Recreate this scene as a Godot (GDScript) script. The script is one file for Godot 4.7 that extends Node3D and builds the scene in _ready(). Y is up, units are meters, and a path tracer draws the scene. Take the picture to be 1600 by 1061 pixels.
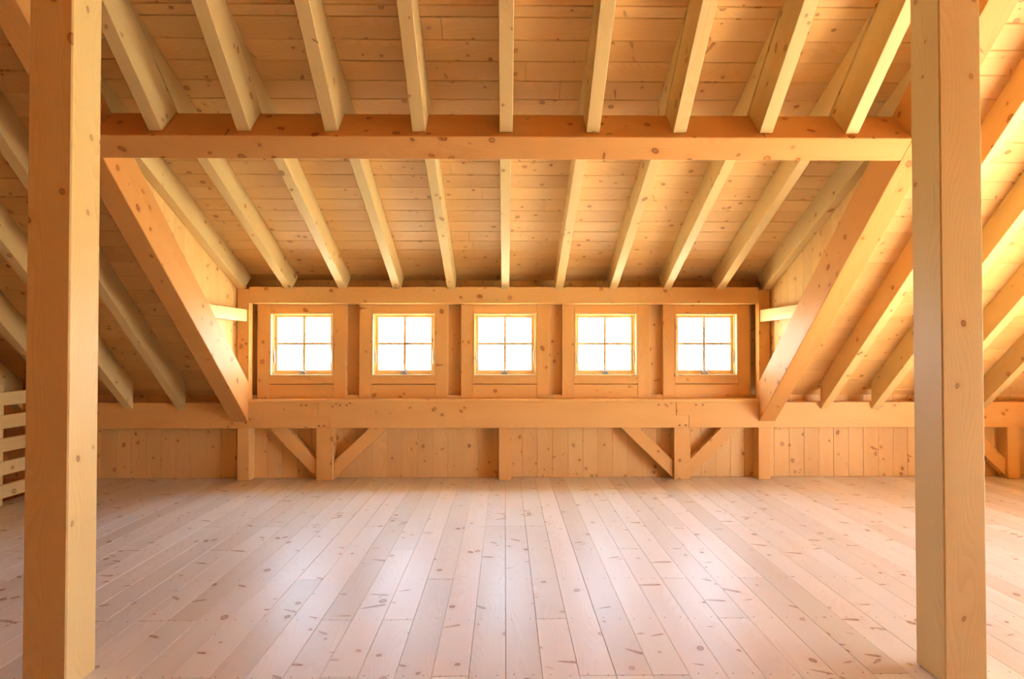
extends Node3D
# A timber-framed barn loft: shed dormer with five small windows, knee wall, rafters, purlin and two posts.
# x runs to the right, y up, and d (depth into the room) is -z. All sizes are metres.

const EYE := 1.578
const SLOPE := 0.9          # main roof
const DSLOPE := 0.451       # dormer roof
const FRONT := 7.08         # front face of the knee-wall beam
const RIDGE := 0.3          # depth of the ridge
const GABLE := 6.7          # the end wall on the right
const LEFT := 9.5           # the end wall on the left
const TEX_L := 4.0          # metres of wood along a texture
const TEX_W := 1.5          # metres of wood across a texture

var rng := RandomNumberGenerator.new()
var names := {}
var timber := []
var board := []
var floor_wood := []
var pale := []
var wall_wood := []
var amber := []
var mellow := []
var M := {}


# ---------------------------------------------------------------- geometry
class Builder:
	var v := PackedVector3Array()
	var n := PackedVector3Array()
	var t := PackedVector2Array()

	func tri(a: Vector3, b: Vector3, c: Vector3, nn: Vector3, ua: Vector2, ub: Vector2, uc: Vector2) -> void:
		if (b - a).cross(c - a).dot(nn) > 0.0:
			v.append_array([a, c, b])
			t.append_array([ua, uc, ub])
		else:
			v.append_array([a, b, c])
			t.append_array([ua, ub, uc])
		n.append_array([nn, nn, nn])

	func commit(called: String, m: Material, parent: Node, keep_origin := false) -> MeshInstance3D:
		var lo := Vector3.INF
		var hi := -Vector3.INF
		for p in v:
			lo = lo.min(p)
			hi = hi.max(p)
		var at := Vector3.ZERO if keep_origin else Vector3((lo.x + hi.x) / 2, lo.y, (lo.z + hi.z) / 2)
		for i in v.size():
			v[i] -= at
		var a := []
		a.resize(Mesh.ARRAY_MAX)
		a[Mesh.ARRAY_VERTEX] = v
		a[Mesh.ARRAY_NORMAL] = n
		a[Mesh.ARRAY_TEX_UV] = t
		var am := ArrayMesh.new()
		am.add_surface_from_arrays(Mesh.PRIMITIVE_TRIANGLES, a)
		am.surface_set_material(0, m)
		var o := MeshInstance3D.new()
		o.mesh = am
		o.name = called
		o.position = at - (parent.position if parent is Node3D and parent.get_parent() != null and parent.has_meta("own_base") else Vector3.ZERO)
		o.cast_shadow = GeometryInstance3D.SHADOW_CASTING_SETTING_ON
		parent.add_child(o, true)
		return o


func P(x: float, y: float, d: float) -> Vector3:
	return Vector3(x, y, -d)


# A six-sided timber with bevelled edges. c: corners at [i + 2 j + 4 k]; grain: direction of the grain.
func hexa(b: Builder, c: Array, grain: Vector3, bevel := 0.004) -> void:
	var mid := Vector3.ZERO
	for p in c:
		mid += p / 8.0
	var inset := {}
	var frames := {}
	var u0 := rng.randf()
	for ax in 3:
		var bx := (ax + 1) % 3
		var ex := (ax + 2) % 3
		for side in 2:
			var ids := []
			for q in [[0, 0], [1, 0], [1, 1], [0, 1]]:
				ids.append((side << ax) | (q[0] << bx) | (q[1] << ex))
			var fc: Vector3 = (c[ids[0]] + c[ids[1]] + c[ids[2]] + c[ids[3]]) / 4.0
			var nn: Vector3 = (c[ids[2]] - c[ids[0]]).cross(c[ids[3]] - c[ids[1]]).normalized()
			if nn.dot(fc - mid) < 0:
				nn = -nn
			var pts := []
			for id in ids:
				var p: Vector3 = c[id]
				var p1: Vector3 = c[id ^ (1 << bx)]
				var p2: Vector3 = c[id ^ (1 << ex)]
				var q: Vector3 = p + (p1 - p).normalized() * bevel + (p2 - p).normalized() * bevel
				pts.append(q)
				inset[[ax, id]] = q
			var ud := grain
			if absf(nn.dot(grain)) > 0.75:
				ud = (c[ids[1]] - c[ids[0]]).normalized() * 0.2
			var vd := nn.cross(ud.normalized()).normalized()
			var lo := INF
			var hi := -INF
			for q in pts:
				lo = minf(lo, q.dot(vd))
				hi = maxf(hi, q.dot(vd))
			var spare := maxf(0.0, 1.0 - (hi - lo) / TEX_W - 0.02)
			frames[[ax, side]] = [nn, ud / TEX_L, vd / TEX_W, u0 + rng.randf(), rng.randf() * spare - lo / TEX_W + 0.01]
			var f: Array = frames[[ax, side]]
			b.tri(pts[0], pts[1], pts[2], nn, _uv(pts[0], f), _uv(pts[1], f), _uv(pts[2], f))
			b.tri(pts[0], pts[2], pts[3], nn, _uv(pts[0], f), _uv(pts[2], f), _uv(pts[3], f))
	if bevel <= 0.0:
		return
	for ax in 3:
		var bx := (ax + 1) % 3
		var ex := (ax + 2) % 3
		for sb in 2:
			for se in 2:
				var i0 := (sb << bx) | (se << ex)
				var i1 := i0 | (1 << ax)
				var f: Array = frames[[bx, sb]]
				var g: Array = frames[[ex, se]]
				var nn: Vector3 = (f[0] + g[0]).normalized()
				var q := [inset[[bx, i0]], inset[[bx, i1]], inset[[ex, i1]], inset[[ex, i0]]]
				b.tri(q[0], q[1], q[2], nn, _uv(q[0], f), _uv(q[1], f), _uv(q[2], f))
				b.tri(q[0], q[2], q[3], nn, _uv(q[0], f), _uv(q[2], f), _uv(q[3], f))
	for id in 8:
		var f: Array = frames[[0, id & 1]]
		var q := [inset[[0, id]], inset[[1, id]], inset[[2, id]]]
		b.tri(q[0], q[1], q[2], (c[id] - mid).normalized(), _uv(q[0], f), _uv(q[1], f), _uv(q[2], f))


func _uv(p: Vector3, f: Array) -> Vector2:
	return Vector2(p.dot(f[1]) + f[3], p.dot(f[2]) + f[4])


func box(b: Builder, x0: float, x1: float, y0: float, y1: float, d0: float, d1: float, grain: Vector3, bevel := 0.004) -> void:
	var c := []
	for k in 2:
		for j in 2:
			for i in 2:
				c.append(P(x1 if i else x0, y1 if j else y0, d1 if k else d0))
	hexa(b, c, grain, bevel)


# A timber between x0 and x1 whose outline across is the quad q of (d, y): lower near, lower far, upper near, upper far.
func across(b: Builder, x0: float, x1: float, q: Array, grain: Vector3, bevel := 0.004) -> void:
	var c := []
	for k in 4:
		for i in 2:
			c.append(P(x1 if i else x0, q[k].y, q[k].x))
	hexa(b, c, grain, bevel)


# A flat timber in the (x, y) plane between depths d0 and d1, from the quad q: lower left, lower right, upper left, upper right.
func facing(b: Builder, q: Array, d0: float, d1: float, grain: Vector3, bevel := 0.004) -> void:
	var c := []
	for k in 2:
		for j in 4:
			c.append(P(q[j].x, q[j].y, d1 if k else d0))
	hexa(b, c, grain, bevel)


# A timber whose face is the outline poly in the (x, y) plane, grain along x, with its face edges eased.
func outline(b: Builder, poly: Array, d0: float, d1: float) -> void:
	var pts := PackedVector2Array(poly)
	var inner: PackedVector2Array = Geometry2D.offset_polygon(pts, -0.0025)[0]
	if Geometry2D.is_polygon_clockwise(inner) != Geometry2D.is_polygon_clockwise(pts):
		inner.reverse()
	var off := Vector2(rng.randf(), 0.05 + rng.randf() * 0.6)
	var uv := func(p: Vector2, e: float) -> Vector2: return Vector2(p.x / TEX_L, (p.y + e) / TEX_W) + off
	var idx := Geometry2D.triangulate_polygon(inner)
	for k in range(0, idx.size(), 3):
		var p := inner[idx[k]]
		var q := inner[idx[k + 1]]
		var r := inner[idx[k + 2]]
		for e in [d0, d1]:
			b.tri(P(p.x, p.y, e), P(q.x, q.y, e), P(r.x, r.y, e), Vector3(0, 0, 1 if e == d0 else -1), uv.call(p, 0.0), uv.call(q, 0.0), uv.call(r, 0.0))
	var ccw := -1.0 if Geometry2D.is_polygon_clockwise(inner) else 1.0
	for k in inner.size():
		var p := inner[k]
		var q := inner[(k + 1) % inner.size()]
		var out2 := Vector2(q.y - p.y, p.x - q.x).normalized() * ccw
		var n3 := Vector3(out2.x, out2.y, 0)
		var po := p + out2 * 0.0025
		var qo := q + out2 * 0.0025
		for s in [[d0, d0 + 0.0025, 1.0], [d1, d1 - 0.0025, -1.0]]:
			var nn := (n3 + Vector3(0, 0, s[2])).normalized()
			b.tri(P(p.x, p.y, s[0]), P(q.x, q.y, s[0]), P(qo.x, qo.y, s[1]), nn, uv.call(p, 0.0), uv.call(q, 0.0), uv.call(q, 0.0))
			b.tri(P(p.x, p.y, s[0]), P(qo.x, qo.y, s[1]), P(po.x, po.y, s[1]), nn, uv.call(p, 0.0), uv.call(q, 0.0), uv.call(p, 0.0))
		b.tri(P(po.x, po.y, d0 + 0.0025), P(qo.x, qo.y, d0 + 0.0025), P(qo.x, qo.y, d1 - 0.0025), n3, uv.call(p, 0.0), uv.call(q, 0.0), uv.call(q, 0.18))
		b.tri(P(po.x, po.y, d0 + 0.0025), P(qo.x, qo.y, d1 - 0.0025), P(po.x, po.y, d1 - 0.0025), n3, uv.call(p, 0.0), uv.call(q, 0.18), uv.call(p, 0.18))


func disc(b: Builder, c: Vector3, axis: Vector3, r: float, h: float, sides := 12) -> void:
	var s := axis.cross(Vector3(0.31, 0.87, 0.4)).normalized()
	var w := axis.cross(s)
	var u := Vector2(rng.randf(), rng.randf())
	for i in sides:
		var a := TAU * i / sides
		var e := TAU * (i + 1) / sides
		var p0 := s * cos(a) * r + w * sin(a) * r
		var p1 := s * cos(e) * r + w * sin(e) * r
		for k in [0.0, 1.0]:
			b.tri(c + axis * h * k, c + axis * h * k + p0, c + axis * h * k + p1, axis * (k * 2 - 1), u, u, u)
		b.tri(c + p0, c + p1, c + p1 + axis * h, (p0 + p1).normalized(), u, u, u)
		b.tri(c + p0, c + p1 + axis * h, c + p0 + axis * h, (p0 + p1).normalized(), u, u, u)


func tube(b: Builder, pts: Array, radii: Array, sides := 8) -> void:
	var ring := []
	for i in pts.size():
		var dir: Vector3 = (pts[mini(i + 1, pts.size() - 1)] - pts[maxi(i - 1, 0)]).normalized()
		var s := dir.cross(Vector3(0.2, 0.1, 0.97)).normalized()
		var w := dir.cross(s)
		var r := []
		for k in sides:
			r.append([pts[i] + (s * cos(TAU * k / sides) + w * sin(TAU * k / sides)) * radii[i], s * cos(TAU * k / sides) + w * sin(TAU * k / sides)])
		ring.append(r)
	for i in pts.size() - 1:
		for k in sides:
			var l := (k + 1) % sides
			var nn: Vector3 = (ring[i][k][1] + ring[i][l][1]).normalized()
			var z := Vector2(0.1 * i, 0.1 * k)
			b.tri(ring[i][k][0], ring[i][l][0], ring[i + 1][l][0], nn, z, z, z)
			b.tri(ring[i][k][0], ring[i + 1][l][0], ring[i + 1][k][0], nn, z, z, z)
	for e in [0, pts.size() - 1]:
		for k in sides - 2:
			var nn: Vector3 = (pts[0] - pts[1]).normalized() if e == 0 else (pts[-1] - pts[-2]).normalized()
			b.tri(ring[e][0][0], ring[e][k + 1][0], ring[e][k + 2][0], nn, Vector2.ZERO, Vector2.ZERO, Vector2.ZERO)


# ---------------------------------------------------------------- naming
func numbered(called: String) -> String:
	names[called] = names.get(called, 0) + 1
	return called if names[called] == 1 else "%s_%03d" % [called, names[called] - 1]


func tag(o: Node, label: String, category: String, group := "", kind := "") -> Node:
	if label:
		o.set_meta("label", label)
	if category:
		o.set_meta("category", category)
	if group:
		o.set_meta("group", group)
	if kind:
		o.set_meta("kind", kind)
	return o


func thing(called: String, base: Vector3, label: String, category: String, group := "", kind := "") -> Node3D:
	var o := Node3D.new()
	o.name = numbered(called)
	o.position = base
	o.set_meta("own_base", true)
	add_child(o)
	return tag(o, label, category, group, kind)


func pick(list: Array) -> Material:
	return list[rng.randi() % list.size()]


# ---------------------------------------------------------------- wood
# Pine as a sheet 4 m along the grain and 1.5 m across: growth rings, fine streaks, round and spike knots.
func wood_texture(w: int, h: int, sd: int, early: Vector3, late: Vector3, contrast: float, knots: int, spikes: float, size: float) -> ImageTexture:
	var r := RandomNumberGenerator.new()
	r.seed = sd
	var bend := PackedFloat32Array()
	var mask := PackedFloat32Array()
	var halo := PackedFloat32Array()
	bend.resize(w * h)
	mask.resize(w * h)
	halo.resize(w * h)
	var mx := TEX_L / w
	var my := TEX_W / h
	for k in knots:
		var cx := r.randf() * TEX_L
		var cy := r.randf() * TEX_W
		var rad := (0.006 + 0.014 * pow(r.randf(), 1.5)) * size
		var spike := r.randf() < spikes
		var ang := r.randf_range(-0.7, 0.7)
		var ex := rad * r.randf_range(1.0, 1.5)
		var ey := rad * r.randf_range(0.85, 1.15)
		if spike:
			ey = rad * r.randf_range(1.8, 4.0)
			ex = rad * 0.8
		var strength := r.randf_range(0.55, 1.0)
		var reach_x := int(rad * 9.0 / mx)
		var reach_y := int(maxf(rad * 5.0, ey * 1.3) / my)
		var px := int(cx / mx)
		var py := int(cy / my)
		for y in range(maxi(0, py - reach_y), mini(h, py + reach_y + 1)):
			var dy := (y - py) * my
			for x in range(px - reach_x, px + reach_x + 1):
				var dx := (x - px) * mx
				var i := y * w + posmod(x, w)
				var away := exp(-dx * dx / (rad * rad * 14.0)) * exp(-absf(dy) / (rad * 2.0 + ey * 0.5))
				bend[i] += signf(dy) * rad * 1.3 * away
				var rx := dx * cos(ang) + dy * sin(ang)
				var ry := dy * cos(ang) - dx * sin(ang)
				var taper := 1.0
				if spike:
					taper = clampf(0.35 + 0.65 * (ry / ey * 0.5 + 0.5), 0.2, 1.0)
				var q := sqrt(pow(rx / (ex * taper), 2) + pow(ry / ey, 2))
				var inner := (1.0 - smoothstep(0.85, 1.12, q)) * (0.58 + 0.42 * smoothstep(0.35, 0.95, q))
				mask[i] = maxf(mask[i], inner * strength)
				halo[i] = maxf(halo[i], exp(-q * q * 0.22) * 0.4 * strength)
	var low := FastNoiseLite.new()
	low.seed = sd
	low.noise_type = FastNoiseLite.TYPE_SIMPLEX_SMOOTH
	low.frequency = 1.0
	low.fractal_type = FastNoiseLite.FRACTAL_NONE
	var fine := low.duplicate()
	fine.seed = sd + 7
	var to_byte := PackedByteArray()
	to_byte.resize(1025)
	for i in 1025:
		var c := i / 1024.0
		to_byte[i] = int(round(255.0 * (12.92 * c if c <= 0.0031308 else 1.055 * pow(c, 1.0 / 2.4) - 0.055)))
	var cs := PackedFloat32Array()
	var sn := PackedFloat32Array()
	for x in w:
		cs.append(cos(TAU * x / w))
		sn.append(sin(TAU * x / w))
	var data := PackedByteArray()
	data.resize(w * h * 3)
	var knot := Vector3(0.27, 0.095, 0.028)
	var warm := Vector3(0.90, 0.70, 0.48)
	var o := 0
	for y in h:
		var vy := y * my
		for x in w:
			var i := y * w + x
			var vv := vy + bend[i]
			var l: float = low.get_noise_3d(cs[x] * 0.55, sn[x] * 0.55, vv * 5.0)
			var ring := fposmod(vv * 62.0 + l * 5.0, 1.0)
			ring = ring * ring * (1.0 if ring < 0.86 else (1.0 - ring) * 7.14)
			var streak: float = fine.get_noise_3d(cs[x] * 1.6, sn[x] * 1.6, vv * 130.0)
			var g := clampf(ring * 0.75 + 0.28 + streak * 0.32 + l * 0.35, 0.0, 1.3) * contrast
			var m := mask[i]
			var e := halo[i]
			var tone := 1.0 + streak * 0.03
			var cr := (early.x + (late.x - early.x) * g) * tone * (1.0 + (warm.x - 1.0) * e)
			var cg := (early.y + (late.y - early.y) * g) * tone * (1.0 + (warm.y - 1.0) * e)
			var cb := (early.z + (late.z - early.z) * g) * tone * (1.0 + (warm.z - 1.0) * e)
			data[o] = to_byte[int(clampf(cr + (knot.x - cr) * m, 0.0, 1.0) * 1024.0)]
			data[o + 1] = to_byte[int(clampf(cg + (knot.y - cg) * m, 0.0, 1.0) * 1024.0)]
			data[o + 2] = to_byte[int(clampf(cb + (knot.z - cb) * m, 0.0, 1.0) * 1024.0)]
			o += 3
	return ImageTexture.create_from_image(Image.create_from_data(w, h, false, Image.FORMAT_RGB8, data))


func wood(tex: Texture2D, tint: Color, rough: float, called: String, shine := 0.36) -> StandardMaterial3D:
	var m := StandardMaterial3D.new()
	m.resource_name = called
	m.albedo_texture = tex
	m.albedo_color = tint
	m.roughness = rough
	m.metallic_specular = shine
	return m


func plain(color: Color, rough: float, called: String, metal := 0.0) -> StandardMaterial3D:
	var m := StandardMaterial3D.new()
	m.resource_name = called
	m.albedo_color = color
	m.roughness = rough
	m.metallic = metal
	return m


func make_materials() -> void:
	var a := wood_texture(2048, 768, 11, Vector3(0.85, 0.575, 0.25), Vector3(0.76, 0.44, 0.15), 0.65, 58, 0.05, 1.2)
	var b := wood_texture(2048, 768, 23, Vector3(0.86, 0.55, 0.225), Vector3(0.75, 0.41, 0.125), 0.7, 100, 0.08, 1.05)
	var f := wood_texture(2048, 768, 37, Vector3(0.82, 0.775, 0.695), Vector3(0.745, 0.64, 0.53), 0.75, 85, 0.5, 1.15)
	for t in [1.0, 0.985, 0.97, 0.955]:
		timber.append(wood(a, Color(t * 0.97, t, t), 0.45, "planed pine timber"))
	for t in [[1.0, 0.93, 0.83], [0.99, 0.915, 0.81], [0.98, 0.90, 0.79]]:
		mellow.append(wood(a, Color(t[0], t[1], t[2]), 0.45, "mellow pine timber"))
	for t in [[0.94, 0.82, 0.72], [0.93, 0.80, 0.69]]:
		amber.append(wood(a, Color(t[0], t[1], t[2]), 0.52, "amber pine timber", 0.27))
	for t in [[1.0, 0.99, 0.97], [0.985, 0.97, 0.95], [0.97, 0.95, 0.93]]:
		wall_wood.append(wood(b, Color(t[0], t[1], t[2]), 0.48, "pine wall board"))
	for t in [[0.99, 0.80, 0.58], [0.975, 0.78, 0.56], [0.965, 0.77, 0.55], [0.945, 0.74, 0.52]]:
		board.append(wood(b, Color(t[0], t[1], t[2]), 0.48, "pine board"))
	for t in [[1.0, 1.0, 1.0], [0.985, 0.98, 0.97], [0.965, 0.955, 0.94], [0.94, 0.92, 0.89], [1.0, 0.985, 0.975]]:
		floor_wood.append(wood(f, Color(t[0], t[1], t[2]), 0.38, "pine floor plank"))
	for t in [1.0, 0.98]:
		pale.append(wood(a, Color(t, t, t), 0.4, "window pine"))
	M.peg = plain(Color(0.62, 0.38, 0.20), 0.6, "hardwood peg")
	M.nail = plain(Color(0.36, 0.28, 0.24), 0.5, "nail head", 0.3)
	M.metal = plain(Color(0.60, 0.59, 0.56), 0.35, "satin metal", 0.8)
	M.glass = plain(Color(1, 1, 1, 0.04), 0.0, "window glass")
	M.glass.transparency = BaseMaterial3D.TRANSPARENCY_ALPHA
	M.grass = plain(Color(0.74, 0.74, 0.64), 0.95, "pale dry meadow")
	M.bark = plain(Color(0.46, 0.42, 0.38), 0.9, "bark")
	M.leaf = plain(Color(0.20, 0.32, 0.22), 0.7, "leaf")
	M.leaf.backlight_enabled = true
	M.leaf.backlight = Color(0.16, 0.25, 0.16)


# ---------------------------------------------------------------- roof planes: height of the underside of the deck
func main_top(d: float) -> float:
	return 1.168 + SLOPE * (FRONT - d)


func dormer_top(d: float) -> float:
	return 2.541 + DSLOPE * (FRONT - d)


func roof(d: float) -> float:
	return main_top(d) if d >= RIDGE else main_top(2.0 * RIDGE - d)


func nth(i: int) -> String:
	return ["first", "second", "third", "fourth", "fifth", "sixth", "seventh", "eighth", "ninth", "tenth", "eleventh"][i]


func _ready() -> void:
	rng.seed = 4711
	# ---- camera
	var cam := Camera3D.new()
	cam.name = "camera"
	cam.position = Vector3(0, EYE, 0)
	cam.rotation = Vector3(atan(13.5 / 925.0), -atan(11.0 / 925.0), 0)
	cam.fov = rad_to_deg(2.0 * atan(530.5 / 925.0))
	cam.near = 0.05
	cam.far = 400.0
	add_child(cam)
	cam.current = true
	# ---- sky: bright white haze; it enters through the windows
	var env := Environment.new()
	env.background_mode = Environment.BG_SKY
	var sm := ProceduralSkyMaterial.new()
	sm.sky_top_color = Color(0.74, 0.87, 1.0)
	sm.sky_horizon_color = Color(0.91, 0.955, 1.0)
	sm.ground_bottom_color = Color(0.80, 0.80, 0.76)
	sm.ground_horizon_color = Color(0.90, 0.90, 0.88)
	sm.energy_multiplier = 1.0
	var sky := Sky.new()
	sky.sky_material = sm
	env.sky = sky
	env.background_energy_multiplier = 2.1
	env.tonemap_mode = Environment.TONE_MAPPER_LINEAR
	env.tonemap_exposure = 15.8
	env.sdfgi_enabled = true
	env.ssao_enabled = true
	env.ssil_enabled = true
	var we := WorldEnvironment.new()
	we.name = "environment"
	we.environment = env
	add_child(we)

	# ---- sun: low enough to reach the floor through the gable windows on the right, out of the frame
	var sun := DirectionalLight3D.new()
	sun.name = "sun"
	sun.light_color = Color(1.0, 0.97, 0.91)
	sun.light_energy = 3.3
	sun.light_angular_distance = 0.53
	sun.shadow_enabled = true
	sun.sky_mode = DirectionalLight3D.SKY_MODE_LIGHT_ONLY
	sun.look_at_from_position(Vector3.ZERO, Vector3(-1.0, -1.0, -0.01), Vector3.UP)
	add_child(sun)

	make_materials()
	make_floor()
	make_knee_wall()
	make_dormer_wall()
	make_ceilings()
	make_cheeks()
	make_gables()
	make_rear()
	make_outside()
	make_frame()
	make_windows()
	make_railing()


# ---------------------------------------------------------------- setting
func make_floor() -> void:
	var fl := thing("floor", Vector3(0, 0, 0), "pale pine plank floor with dark knots, boards running toward the windows", "floor", "", "structure")
	var b := Builder.new()
	box(b, -5.16, GABLE, -0.2, -0.026, -6.6, 7.4, Vector3(1, 0, 0), 0.0)
	box(b, -LEFT, -5.16, -0.2, -0.026, -6.6, 3.4, Vector3(1, 0, 0), 0.0)
	b.commit("subfloor", board[3], fl)
	var nails := Builder.new()
	var w := 0.178
	var joists := []
	for i in range(-7, 12):
		joists.append(0.474 + 0.6 * i)
	for i in range(-29, 38):
		var x0 := i * w + 0.003
		var far := 7.26
		var stop := -2.0
		if absf(x0 + w / 2) > 4.4:
			stop = 2.0
		while far > stop + 0.1:
			var near := stop
			var j := int(rng.randi_range(3, 7))
			var k := joists.size() - 1
			while k > 0 and joists[k] > far - 0.3:
				k -= 1
			k = maxi(0, k - j + 1)
			near = maxf(stop, joists[k])
			if near - stop < 0.9:
				near = stop
			var lift := rng.randf_range(-0.0012, 0.0)
			var g := rng.randf_range(0.0003, 0.002)
			var pb := Builder.new()
			box(pb, x0 + g, x0 + w - 0.0003, -0.025, lift, near + 0.0008, far - 0.0008, Vector3(0, 0, 1), 0.0016)
			pb.commit("plank", pick(floor_wood), fl)
			far = near
		for d in joists:
			if d > 2.6 and d < 6.4:
				for q in [0.22, 0.78]:
					disc(nails, P(x0 + w * q + rng.randf_range(-0.008, 0.008), 0.0001, d + rng.randf_range(-0.012, 0.012)), Vector3.UP, 0.0035, 0.0006, 6)
	if true:
		var rest := Builder.new()
		box(rest, 4.45, GABLE, -0.025, -0.001, -6.6, 2.0, Vector3(0, 0, 1), 0.0)
		box(rest, -5.16, -4.45, -0.025, -0.001, -6.6, 2.0, Vector3(0, 0, 1), 0.0)
		box(rest, -LEFT, -5.16, -0.025, -0.001, -6.6, 3.4, Vector3(0, 0, 1), 0.0)
		box(rest, -4.45, 4.45, -0.025, -0.001, -6.6, -2.0, Vector3(0, 0, 1), 0.0)
		rest.commit("rear_planking", floor_wood[1], fl)
	var well := Builder.new()
	box(well, -5.16, -5.13, -2.7, -0.2, 3.4, 7.3, Vector3(0, 0, 1), 0.0)
	box(well, -LEFT, -5.13, -2.7, -0.2, 3.37, 3.4, Vector3(1, 0, 0), 0.0)
	box(well, -LEFT, -5.13, -2.75, -2.7, 3.37, 7.3, Vector3(1, 0, 0), 0.0)
	well.commit("stairwell_lining", board[1], fl)
	var o := nails.commit("nail_heads", M.nail, fl)
	o.set_meta("kind", "stuff")


func make_knee_wall() -> void:
	var wl := thing("wall_back", P(0, 0, 7.26), "low knee wall of upright knotty pine boards under the long beam", "wall", "", "structure")
	var x := -LEFT
	while x < GABLE:
		var w := rng.randf_range(0.175, 0.19)
		var e := minf(x + w, GABLE)
		var b := Builder.new()
		box(b, x + 0.0008, e - 0.0008, 0.0, 1.006, 7.26 + rng.randf_range(0.0, 0.002), 7.285, Vector3.UP, 0.003)
		b.commit("board", pick(wall_wood), wl)
		x += w
	var b2 := Builder.new()
	box(b2, -LEFT - 0.1, GABLE + 0.1, -2.8, 0.965, 7.287, 7.34, Vector3(1, 0, 0), 0.0)
	b2.commit("sheathing", board[3], wl)


func make_dormer_wall() -> void:
	var wl := thing("wall_dormer", P(0, 0.93, 7.25), "dormer wall of pine framing between and around the five square windows", "wall", "", "structure")
	var b := Builder.new()
	box(b, -3.044, 3.051, 0.931, 0.966, 7.068, 7.37, Vector3(1, 0, 0), 0.004)
	b.commit("sill_plate", mellow[0], wl)
	for i in 5:
		var cx := (i - 2) * 1.24
		for s in [-1, 1]:
			b = Builder.new()
			box(b, cx + s * 0.39, cx + s * 0.54, 0.966, 2.113, 7.25, 7.35, Vector3.UP, 0.004)
			b.commit("casing_stud", pick(mellow), wl)
		b = Builder.new()
		box(b, cx - 0.39, cx + 0.39, 2.012, 2.113, 7.252, 7.35, Vector3(1, 0, 0), 0.002)
		b.commit("head_board", pick(mellow), wl)
		b = Builder.new()
		box(b, cx - 0.39, cx + 0.39, 1.142, 1.235, 7.252, 7.35, Vector3(1, 0, 0), 0.002)
		b.commit("apron_board", pick(mellow), wl)
		b = Builder.new()
		box(b, cx - 0.39, cx + 0.39, 0.966, 1.134, 7.256, 7.35, Vector3(1, 0, 0), 0.002)
		b.commit("lower_panel", pick(mellow), wl)
	for i in 6:
		var g0 := -3.2 if i == 0 else (i - 3) * 1.24 + 0.54
		var g1 := 3.2 if i == 5 else (i - 2) * 1.24 - 0.54
		b = Builder.new()
		box(b, g0 - 0.03, g1 + 0.03, 0.94, 2.12, 7.345, 7.37, Vector3.UP, 0.0)
		b.commit("recess_board", pick(wall_wood), wl)
	var x := -3.2
	while x < 3.19:
		var e := minf(x + 0.181, 3.2)
		b = Builder.new()
		box(b, x, e, 2.1, 2.425, 7.35, 7.372, Vector3.UP, 0.003)
		b.commit("frieze_board", pick(wall_wood), wl)
		x = e
	# outer sheathing with the window openings left free
	b = Builder.new()
	box(b, -3.3, 3.3, 0.85, 1.22, 7.375, 7.47, Vector3(1, 0, 0), 0.0)
	box(b, -3.3, 3.3, 2.03, 2.40, 7.375, 7.47, Vector3(1, 0, 0), 0.0)
	for i in 6:
		var g0 := -3.3 if i == 0 else (i - 3) * 1.24 + 0.41
		var g1 := 3.3 if i == 5 else (i - 2) * 1.24 - 0.41
		box(b, g0, g1, 1.22, 2.03, 7.375, 7.47, Vector3.UP, 0.0)
	b.commit("sheathing", board[3], wl)


func deck(parent: Node, x0: float, x1: float, d_far: float, d_near: float, f: Callable, sl: float, pieces: int) -> void:
	var step := 0.181 * cos(atan(sl))
	var d := d_far
	var row := 0
	while d > d_near + 0.02:
		var n := maxf(d - step, d_near)
		var cuts := [x0]
		for k in range(1, pieces):
			cuts.append(x0 + (x1 - x0) * (k + rng.randf_range(-0.25, 0.25)) / pieces)
		cuts.append(x1)
		for k in cuts.size() - 1:
			var b := Builder.new()
			var lift := rng.randf_range(0.0, 0.0015)
			across(b, cuts[k], cuts[k + 1], [Vector2(n + 0.002, f.call(n + 0.002) + lift), Vector2(d - 0.002, f.call(d - 0.002) + lift), Vector2(n + 0.002, f.call(n + 0.002) + 0.027), Vector2(d - 0.002, f.call(d - 0.002) + 0.027)], Vector3(1, 0, 0), 0.004)
			b.commit("deck_board", pick(wall_wood), parent)
		d = n
		row += 1


func slab(parent: Node, x0: float, x1: float, d_far: float, d_near: float, f: Callable) -> void:
	var b := Builder.new()
	across(b, x0, x1, [Vector2(d_near, f.call(d_near) + 0.028), Vector2(d_far, f.call(d_far) + 0.028), Vector2(d_near, f.call(d_near) + 0.12), Vector2(d_far, f.call(d_far) + 0.12)], Vector3(1, 0, 0), 0.0)
	b.commit("roof_panel", board[3], parent)


func make_ceilings() -> void:
	var c := thing("ceiling", P(0, 2.4, 5.7), "sloping dormer ceiling of horizontal knotty pine boards above the windows", "ceiling", "", "structure")
	deck(c, -3.2, 3.2, 7.40, 4.02, dormer_top, DSLOPE, 2)
	slab(c, -3.3, 3.3, 7.6, 4.0, dormer_top)
	var u := thing("ceiling", P(0, 4, 2.2), "steep upper ceiling boards between the nine rafters above the purlin", "ceiling", "", "structure")
	deck(u, -3.2, 3.2, 4.02, RIDGE, main_top, SLOPE, 1)
	slab(u, -3.3, 3.3, 4.05, RIDGE - 0.05, main_top)
	for s in [-1, 1]:
		var side := "left" if s < 0 else "right"
		var m := thing("ceiling", P(s * 5, 1, 4), "steep main roof boards behind the side rafters on the %s" % side, "ceiling", "", "structure")
		var e := LEFT if s < 0 else GABLE
		deck(m, minf(s * 3.225, s * e), maxf(s * 3.225, s * e), 7.32, RIDGE, main_top, SLOPE, 1)
		slab(m, minf(s * 3.2, s * (e + 0.15)), maxf(s * 3.2, s * (e + 0.15)), 7.5, RIDGE - 0.05, main_top)


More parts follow.
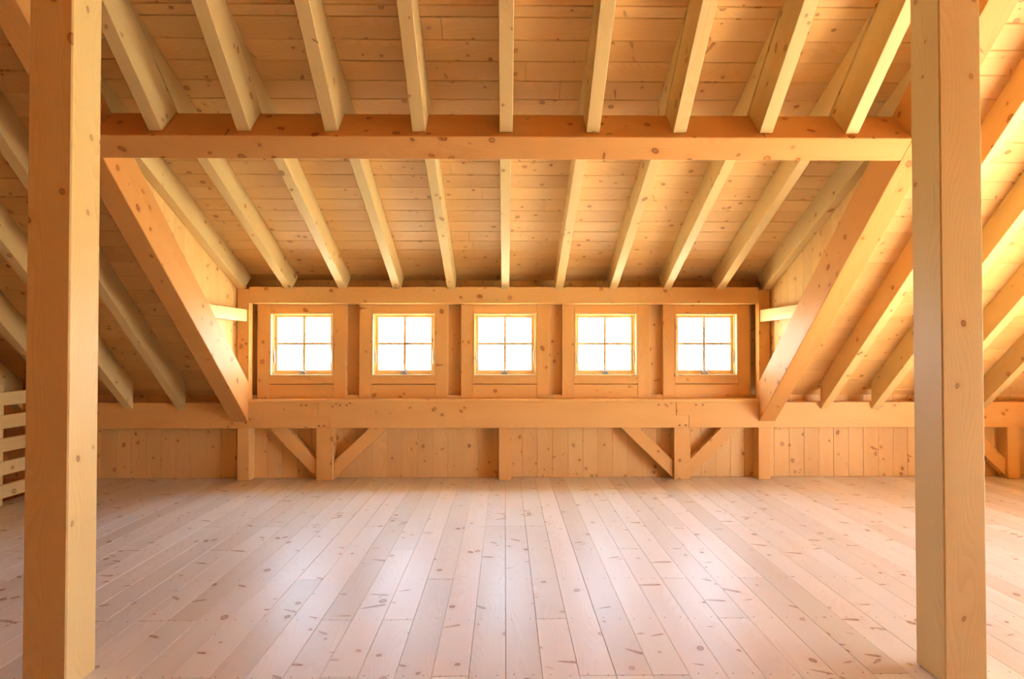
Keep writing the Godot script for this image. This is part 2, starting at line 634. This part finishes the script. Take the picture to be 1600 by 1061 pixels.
func make_cheeks() -> void:
	for s in [-1, 1]:
		var side := "left" if s < 0 else "right"
		var w := thing("wall_cheek_" + side, P(s * 3.2, 1, 5.8), "triangular dormer side wall of upright pine boards on the %s" % side, "wall", "", "structure")
		var d := 7.36
		while d > 4.1:
			var n := maxf(d - rng.randf_range(0.17, 0.185), 4.05)
			var b := Builder.new()
			var lo := func(q: float) -> float: return main_top(q) + 0.001
			across(b, s * 3.2, s * 3.222, [Vector2(n, lo.call(n)), Vector2(d, lo.call(d)), Vector2(n, dormer_top(n)), Vector2(d, dormer_top(d))], Vector3.UP, 0.0028)
			b.commit("board", pick(wall_wood), w)
			d = n
		var c := Builder.new()
		across(c, s * 3.225, s * 3.26, [Vector2(4.05, main_top(4.05)), Vector2(7.45, main_top(7.45)), Vector2(4.05, dormer_top(4.05) + 0.05), Vector2(7.45, dormer_top(7.45) + 0.05)], Vector3.UP, 0.0)
		c.commit("sheathing", board[3], w)


# gable windows, outside the frame: their light falls across the loft from the right
const GABLE_WINDOWS := [[0.85, 1.90, 0.30, 2.15], [2.00, 3.05, 0.30, 2.15], [3.15, 4.20, 0.30, 2.15]]


func make_gables() -> void:
	for s in [-1, 1]:
		var side := "left" if s < 0 else "right"
		var w := thing("wall_" + side, P(-LEFT if s < 0 else GABLE, 0, RIDGE), "gable end wall of upright pine boards on the %s" % side, "wall", "", "structure")
		var cuts := [-6.9, 7.4]
		for k in 14:
			cuts.append(-6.9 + 14.3 * (k + 1) / 15.0)
		cuts.append(RIDGE)
		if s > 0:
			for g in GABLE_WINDOWS:
				cuts.append(g[0])
				cuts.append(g[1])
		cuts.sort()
		for k in cuts.size() - 1:
			var d0: float = cuts[k]
			var d1: float = cuts[k + 1]
			if d1 - d0 < 0.005:
				continue
			var y := -2.8 if s < 0 else -0.2
			var b := Builder.new()
			var x0 := -LEFT - 0.1 if s < 0 else GABLE
			var x1 := -LEFT if s < 0 else GABLE + 0.1
			if s > 0:
				for g in GABLE_WINDOWS:
					if d0 > g[0] - 0.01 and d1 < g[1] + 0.01:
						across(b, x0, x1, [Vector2(d0, y), Vector2(d1, y), Vector2(d0, g[2]), Vector2(d1, g[2])], Vector3.UP, 0.0)
						y = g[3]
			across(b, x0, x1, [Vector2(d0, y), Vector2(d1, y), Vector2(d0, roof(d0) + 0.05), Vector2(d1, roof(d1) + 0.05)], Vector3.UP, 0.0)
			b.commit("board", pick(wall_wood), w)


func make_rear() -> void:
	var far := 2.0 * RIDGE - 7.26
	var r := thing("wall_rear", P(0, 0, far), "low knee wall behind the viewer", "wall", "", "structure")
	var b := Builder.new()
	box(b, -LEFT - 0.1, 6.8, -0.2, 1.1, far - 0.08, far, Vector3(1, 0, 0), 0.0)
	b.commit("boarding", board[1], r)
	var c := thing("ceiling", P(0, 1, -3), "sloping roof boards behind the viewer", "ceiling", "", "structure")
	b = Builder.new()
	across(b, -LEFT - 0.15, 6.85, [Vector2(far - 0.2, roof(far - 0.2)), Vector2(RIDGE + 0.05, main_top(RIDGE) + 0.045), Vector2(far - 0.2, roof(far - 0.2) + 0.12), Vector2(RIDGE + 0.05, main_top(RIDGE) + 0.165)], Vector3(1, 0, 0), 0.0)
	b.commit("boarding", board[0], c)


func make_outside() -> void:
	var g := thing("ground", P(0, -3.2, 0), "pale bright meadow outside, seen washed out through the windows", "ground", "", "structure")
	var b := Builder.new()
	box(b, -150, 150, -3.6, -3.2, -120, 220, Vector3(1, 0, 0), 0.0)
	b.commit("meadow", M.grass, g)
	# a thin leafy tree beyond the fourth window
	var base := P(4.3, -3.2, 22.0)
	var t := thing("young_tree", base, "washed-out leafy tree outside, seen through the fourth window", "tree")
	b = Builder.new()
	tube(b, [base, base + Vector3(0.1, 2.5, 0), base + Vector3(-0.1, 5.0, 0.1), base + Vector3(0.0, 8.0, 0)], [0.11, 0.085, 0.06, 0.02])
	b.commit("trunk", M.bark, t)
	var lv := Builder.new()
	for i in 16:
		var h := rng.randf_range(3.0, 7.4)
		var a := rng.randf() * TAU
		var l := rng.randf_range(0.8, 1.9)
		var p0 := base + Vector3(0, h, 0)
		var p1 := p0 + Vector3(cos(a) * l * 0.6, l * 0.35, sin(a) * l * 0.6)
		var p2 := p0 + Vector3(cos(a) * l, l * 0.4, sin(a) * l)
		b = Builder.new()
		tube(b, [p0, p1, p2], [0.03, 0.018, 0.006], 6)
		b.commit("branch", M.bark, t)
		for k in 42:
			var q := p0.lerp(p2, rng.randf_range(0.35, 1.1)) + Vector3(rng.randfn(), rng.randfn(), rng.randfn()) * 0.17
			var nn := Vector3(rng.randfn(), rng.randfn() + 0.5, rng.randfn()).normalized()
			var s := nn.cross(Vector3(0.3, 0.2, 0.9)).normalized() * 0.055
			var w := nn.cross(s) * 0.6
			lv.tri(q - s, q + w, q + s, nn, Vector2.ZERO, Vector2.ZERO, Vector2.ZERO)
			lv.tri(q - s, q + s, q - w, nn, Vector2.ZERO, Vector2.ZERO, Vector2.ZERO)
	lv.commit("foliage", M.leaf, t).set_meta("kind", "stuff")


# ---------------------------------------------------------------- timber frame
func one(called: String, b: Builder, m: Material, label: String, category: String, group := "") -> MeshInstance3D:
	var o := b.commit(numbered(called), m, self)
	tag(o, label, category, group)
	return o


func pegs(o: Node3D, spots: Array, d: float) -> void:
	for s in spots:
		var b := Builder.new()
		disc(b, P(s[0], s[1], d + 0.01) , Vector3(0, 0, 1), 0.0105, 0.0125)
		var k := b.commit("peg", M.peg, self)
		remove_child(k)
		k.position -= o.position
		k.name = "peg"
		o.add_child(k, true)


func make_frame() -> void:
	var b: Builder
	var along := Vector3(0, SLOPE, 1).normalized()       # grain of the steep timbers: up and toward the viewer
	var dal := Vector3(0, DSLOPE, 1).normalized()
	# the two tall posts
	for s in [-1, 1]:
		b = Builder.new()
		var x0 := -2.21 if s < 0 else 2.06
		var d0 := 2.755 if s < 0 else 2.766
		box(b, x0, x0 + 0.2, 0.0, main_top(d0 + 0.2) , d0, d0 + 0.2, Vector3.UP, 0.006)
		one("post", b, timber[0 if s > 0 else 1], "tall square pine post in the foreground on the %s, knotty, standing on the floor" % ("left" if s < 0 else "right"), "post", "tall foreground posts")
	# the canted purlin
	b = Builder.new()
	across(b, -3.045, 3.045, [Vector2(4.36, 3.143), Vector2(4.50, 3.017), Vector2(4.594, 3.401), Vector2(4.734, 3.275)], Vector3(1, 0, 0), 0.005)
	one("purlin", b, amber[0], "long heavy horizontal beam across the top, carrying the upper rafter ends", "beam")
	# principal rafters either side of the dormer
	for s in [-1, 1]:
		b = Builder.new()
		across(b, s * 3.045, s * 3.245, [Vector2(RIDGE, 0.70 + SLOPE * (FRONT - RIDGE)), Vector2(FRONT, 0.70), Vector2(RIDGE, main_top(RIDGE)), Vector2(FRONT, main_top(FRONT))], along, 0.006)
		one("principal_rafter", b, amber[1], "thick sloping principal rafter at the %s edge of the dormer opening" % ("left" if s < 0 else "right"), "beam", "principal rafters")
	# upper rafters, square-cut against the purlin
	for i in 9:
		var x := 0.008 + (i - 4) * 0.65
		b = Builder.new()
		across(b, x - 0.05, x + 0.05, [Vector2(RIDGE, 3.187 + SLOPE * (4.402 - RIDGE)), Vector2(4.399, 3.190), Vector2(RIDGE, main_top(RIDGE)), Vector2(4.592, main_top(4.592))], along, 0.004)
		one("upper_rafter", b, pick(timber), "%s from the left of the nine rafters ending at the heavy top beam" % nth(i), "rafter", "upper rafters above the purlin")
	# dormer rafters
	for i in 11:
		var x := 0.004 + (i - 5) * 0.6467
		if i == 0:
			x = -3.15
		if i == 10:
			x = 3.15
		b = Builder.new()
		across(b, x - 0.047, x + 0.047, [Vector2(4.60, main_top(4.60) + 0.001), Vector2(FRONT, 2.283), Vector2(4.03, dormer_top(4.03)), Vector2(FRONT + 0.2, dormer_top(FRONT + 0.2))], dal, 0.004)
		one("dormer_rafter", b, pick(timber), "%s from the left of the eleven dormer rafters landing on the window header" % nth(i), "rafter", "dormer rafters above the windows")
	# side rafters of the main roof
	var xs := [3.84, 4.455, 5.10, 5.75]
	for s in [-1, 1]:
		for i in 4:
			b = Builder.new()
			across(b, s * xs[i] - 0.05, s * xs[i] + 0.05, [Vector2(RIDGE, 0.848 + SLOPE * (FRONT - RIDGE)), Vector2(FRONT, 0.848), Vector2(RIDGE, main_top(RIDGE)), Vector2(FRONT, main_top(FRONT))], along, 0.004)
			one("side_rafter", b, pick(timber), "%s main roof rafter outward from the %s principal rafter" % [nth(i), "left" if s < 0 else "right"], "rafter", "side rafters on the %s" % ("left" if s < 0 else "right"))
	# the long beam on the knee wall: three timbers joined by stepped scarf joints
	var cuts := [[-LEFT, -LEFT], [-2.227, -2.08], [2.05, 2.204], [6.7, 6.7]]
	var spots := [[[-2.42, 0.90], [-2.36, 0.90], [-2.21, 0.655], [-2.15, 0.655]], [[-1.96, 0.90], [-1.88, 0.90], [1.84, 0.90], [1.925, 0.90], [2.09, 0.655], [2.165, 0.655]], [[2.29, 0.90], [2.37, 0.90]]]
	var part := ["left", "middle", "right"]
	for i in 3:
		b = Builder.new()
		var a0: Array = cuts[i]
		var a1: Array = cuts[i + 1]
		outline(b, [Vector2(a0[1] + 0.002, 0.625), Vector2(a1[1] - 0.002, 0.625), Vector2(a1[1] - 0.002, 0.7705), Vector2(a1[0] - 0.002, 0.7725), Vector2(a1[0] - 0.002, 0.93), Vector2(a0[0] + 0.002, 0.93), Vector2(a0[0] + 0.002, 0.7725), Vector2(a0[1] + 0.002, 0.7705)], FRONT, 7.258)
		var o := one("wall_beam", b, mellow[[1, 0, 2][i]], "%s length of the deep scarf-jointed beam on top of the knee wall" % part[i], "beam", "knee wall beam lengths")
		pegs(o, spots[i], FRONT - 0.0125)
	# short posts under it
	var posts := [[-3.115, 0.145, "below the foot of the left principal rafter"], [-2.15, 0.2, "between the left pair of diagonal braces"], [0.0, 0.15, "alone below the middle window"], [2.13, 0.2, "between the right pair of diagonal braces"], [3.12, 0.145, "below the foot of the right principal rafter"], [6.15, 0.15, "beyond the right foreground post, beside a brace"]]
	for p in posts:
		b = Builder.new()
		box(b, p[0] - p[1] / 2, p[0] + p[1] / 2, 0.0, 0.625, 7.10, 7.258, Vector3.UP, 0.005)
		one("short_post", b, pick(mellow), "short knee wall post " + p[2], "post", "short knee wall posts")
	# braces
	var br := [
		[[-2.257, 0.032], [-2.257, 0.235], [-2.83, 0.625], [-2.61, 0.625], "left of the left braced post"],
		[[-2.045, 0.015], [-2.045, 0.23], [-1.40, 0.625], [-1.62, 0.625], "right of the left braced post"],
		[[2.025, 0.015], [2.025, 0.225], [1.39, 0.625], [1.61, 0.625], "left of the right braced post"],
		[[2.235, 0.032], [2.235, 0.24], [2.83, 0.625], [2.62, 0.625], "right of the right braced post"],
		[[6.07, 0.032], [6.07, 0.235], [5.45, 0.625], [5.67, 0.625], "at the far right beyond the foreground post"]]
	for q in br:
		b = Builder.new()
		var foot := Vector2(q[0][0], q[0][1])
		var top := Vector2(q[2][0], q[2][1])
		var gd := Vector3(top.x - foot.x, top.y - foot.y, 0).normalized()
		facing(b, [foot, Vector2(q[1][0], q[1][1]), top, Vector2(q[3][0], q[3][1])], 7.13, 7.22, gd, 0.004)
		one("brace", b, pick(mellow), "short diagonal pine brace " + q[4], "brace", "knee wall braces")
	# dormer header and corner posts
	b = Builder.new()
	box(b, -3.045, 3.052, 2.113, 2.312, FRONT, 7.28, Vector3(1, 0, 0), 0.005)
	one("header_beam", b, mellow[0], "square header beam running just above the five windows", "beam")
	for s in [-1, 1]:
		b = Builder.new()
		box(b, s * 3.046 if s < 0 else 3.053, s * 3.19, 0.932, 2.281, FRONT + 0.002, 7.185, Vector3.UP, 0.004)
		one("corner_post", b, mellow[2], "upright corner post at the %s end of the window header" % ("left" if s < 0 else "right"), "post", "dormer corner posts")
		b = Builder.new()
		across(b, s * 3.068, s * 3.105, [Vector2(6.274, 1.896), Vector2(FRONT, 1.896), Vector2(6.118, 2.037), Vector2(FRONT, 2.037)], Vector3(0, 0, 1), 0.003)
		one("tie_board", b, pick(pale), "short level pale board between the %s corner post and principal rafter" % ("left" if s < 0 else "right"), "board", "dormer tie boards")


# ---------------------------------------------------------------- windows
func make_windows() -> void:
	var which := ["leftmost", "second from the left", "middle", "fourth from the left", "rightmost"]
	for i in 5:
		var cx := (i - 2) * 1.24
		var w := thing("window_%d" % (i + 1), P(cx, 1.235, 7.35), "small square four-pane awning window, %s of the five" % which[i], "window", "five dormer windows", "structure")
		pane_window(w, Vector3(1, 0, 0), P(cx, 1.235, 7.245), 0.78, 0.777, Vector3(0, 0, -1), true)
	for g in GABLE_WINDOWS.size():
		var q: Array = GABLE_WINDOWS[g]
		var c := P(GABLE - 0.01, q[2], (q[0] + q[1]) / 2)
		var w := thing("window_%d" % (6 + g), c, "gable window on the right end wall, %s" % ["nearest the rear", "in the middle", "nearest the dormer"][g], "window", "gable windows", "structure")
		pane_window(w, Vector3(0, 0, 1), c, q[1] - q[0], q[3] - q[2], Vector3(1, 0, 0), false)


# o: middle of the opening's lower edge on the room side; side: along the opening; out: toward the outdoors.
func pane_window(w: Node3D, side: Vector3, o: Vector3, wide: float, tall: float, out: Vector3, crank: bool) -> void:
	var h := wide / 2
	var bar := func(b: Builder, s0: float, s1: float, y0: float, y1: float, t0: float, t1: float, bevel: float) -> void:
		var c := []
		for k in 2:
			for j in 2:
				for i in 2:
					c.append(o + side * (s1 if i else s0) + Vector3.UP * (y1 if j else y0) + out * (t1 if k else t0))
		hexa(b, c, side if s1 - s0 > y1 - y0 else Vector3.UP, bevel)
	var b := Builder.new()
	var jt := 0.02
	var deep := 0.2
	bar.call(b, -h, -h + jt, 0.0, tall, 0.0, deep, 0.002)
	bar.call(b, h - jt, h, 0.0, tall, 0.0, deep, 0.002)
	bar.call(b, -h + jt, h - jt, tall - jt, tall, 0.0, deep, 0.002)
	bar.call(b, -h + jt, h - jt, 0.0, jt, 0.0, deep, 0.002)
	# stop beads in front of the sash
	bar.call(b, -h + jt, -h + jt + 0.012, jt, tall - jt, 0.06, 0.085, 0.002)
	bar.call(b, h - jt - 0.012, h - jt, jt, tall - jt, 0.06, 0.085, 0.002)
	bar.call(b, -h + jt, h - jt, tall - jt - 0.012, tall - jt, 0.06, 0.085, 0.002)
	b.commit("frame", pale[0], w)
	var s0 := -h + jt
	var y0 := jt
	var y1 := tall - jt
	var st := 0.046
	var low := 0.052
	b = Builder.new()
	bar.call(b, s0, s0 + st, y0, y1, 0.09, 0.13, 0.003)
	bar.call(b, -s0 - st, -s0, y0, y1, 0.09, 0.13, 0.003)
	bar.call(b, s0 + st, -s0 - st, y0, y0 + low, 0.09, 0.13, 0.003)
	bar.call(b, s0 + st, -s0 - st, y1 - 0.036, y1, 0.09, 0.13, 0.003)
	var sash := b.commit("sash", pale[1], w)
	var gx := -s0 - st
	var gy0 := y0 + low
	var gy1 := y1 - 0.036
	var my := (gy0 + gy1) / 2
	for k in 2:
		b = Builder.new()
		if k == 0:
			bar.call(b, -0.015, 0.015, gy0, gy1, 0.095, 0.125, 0.002)
		else:
			bar.call(b, -gx, gx, my - 0.015, my + 0.015, 0.096, 0.124, 0.002)
		child(sash, w, b, "muntin", pale[1])
	for k in 4:
		b = Builder.new()
		var a := -gx if k % 2 == 0 else 0.0
		var e := gy0 if k < 2 else my
		# a single sheet of glass for each light
		var p0 := o + side * a + Vector3.UP * e + out * 0.111
		var p1 := p0 + side * gx
		var up := Vector3.UP * (my - gy0)
		var z := Vector2.ZERO
		b.tri(p0, p1, p1 + up, -out, z, z, z)
		b.tri(p0, p1 + up, p0 + up, -out, z, z, z)
		child(sash, w, b, "pane", M.glass)
	if not crank:
		return
	b = Builder.new()
	# operator: housing on the sill and a folded handle
	bar.call(b, -0.045, 0.04, jt, jt + 0.022, 0.045, 0.088, 0.006)
	bar.call(b, -0.028, 0.028, jt + 0.02, jt + 0.042, 0.055, 0.085, 0.007)
	b.commit("crank_housing", M.metal, w)
	b = Builder.new()
	var c0 := o + Vector3.UP * (jt + 0.04) + out * 0.05
	tube(b, [c0 - side * 0.02, c0 + side * 0.02 + Vector3.UP * 0.012, c0 + side * 0.042 + Vector3.UP * 0.02], [0.005, 0.0045, 0.004])
	tube(b, [c0 + side * 0.038 + Vector3.UP * 0.02, c0 + side * 0.038 + Vector3.UP * 0.02 - out * 0.022], [0.006, 0.006])
	b.commit("crank_handle", M.metal, w)
	for s in [-1, 1]:
		b = Builder.new()
		var q: Vector3 = o + side * float(s) * (h - jt - 0.018) + out * 0.075
		tube(b, [q + Vector3.UP * 0.155, q + Vector3.UP * 0.2 - out * 0.012, q + Vector3.UP * 0.325 - out * 0.01], [0.006, 0.007, 0.004], 6)
		b.commit("latch_lever", M.metal, w)


func child(part: Node3D, whole: Node3D, b: Builder, called: String, m: Material) -> void:
	var k := b.commit(called, m, whole)
	whole.remove_child(k)
	k.position -= part.position
	k.name = called
	part.add_child(k, true)


# ---------------------------------------------------------------- railing
func make_railing() -> void:
	var r := thing("stair_railing", P(-5.03, 0, 6.0), "slatted pine stair railing at the far left, partly behind the left foreground post", "railing")
	for d in [4.55, 5.91, 7.14]:
		var b := Builder.new()
		box(b, -5.125, -5.026, 0.0, 1.218, d, d + 0.1, Vector3.UP, 0.004)
		b.commit("railing_post", pick(timber), r)
	for i in 5:
		var b := Builder.new()
		var y := 0.08 + 0.231 * i
		box(b, -5.025, -4.995, y, y + 0.135, 4.5, 7.25, Vector3(0, 0, 1), 0.004)
		b.commit("slat", pick(timber), r)
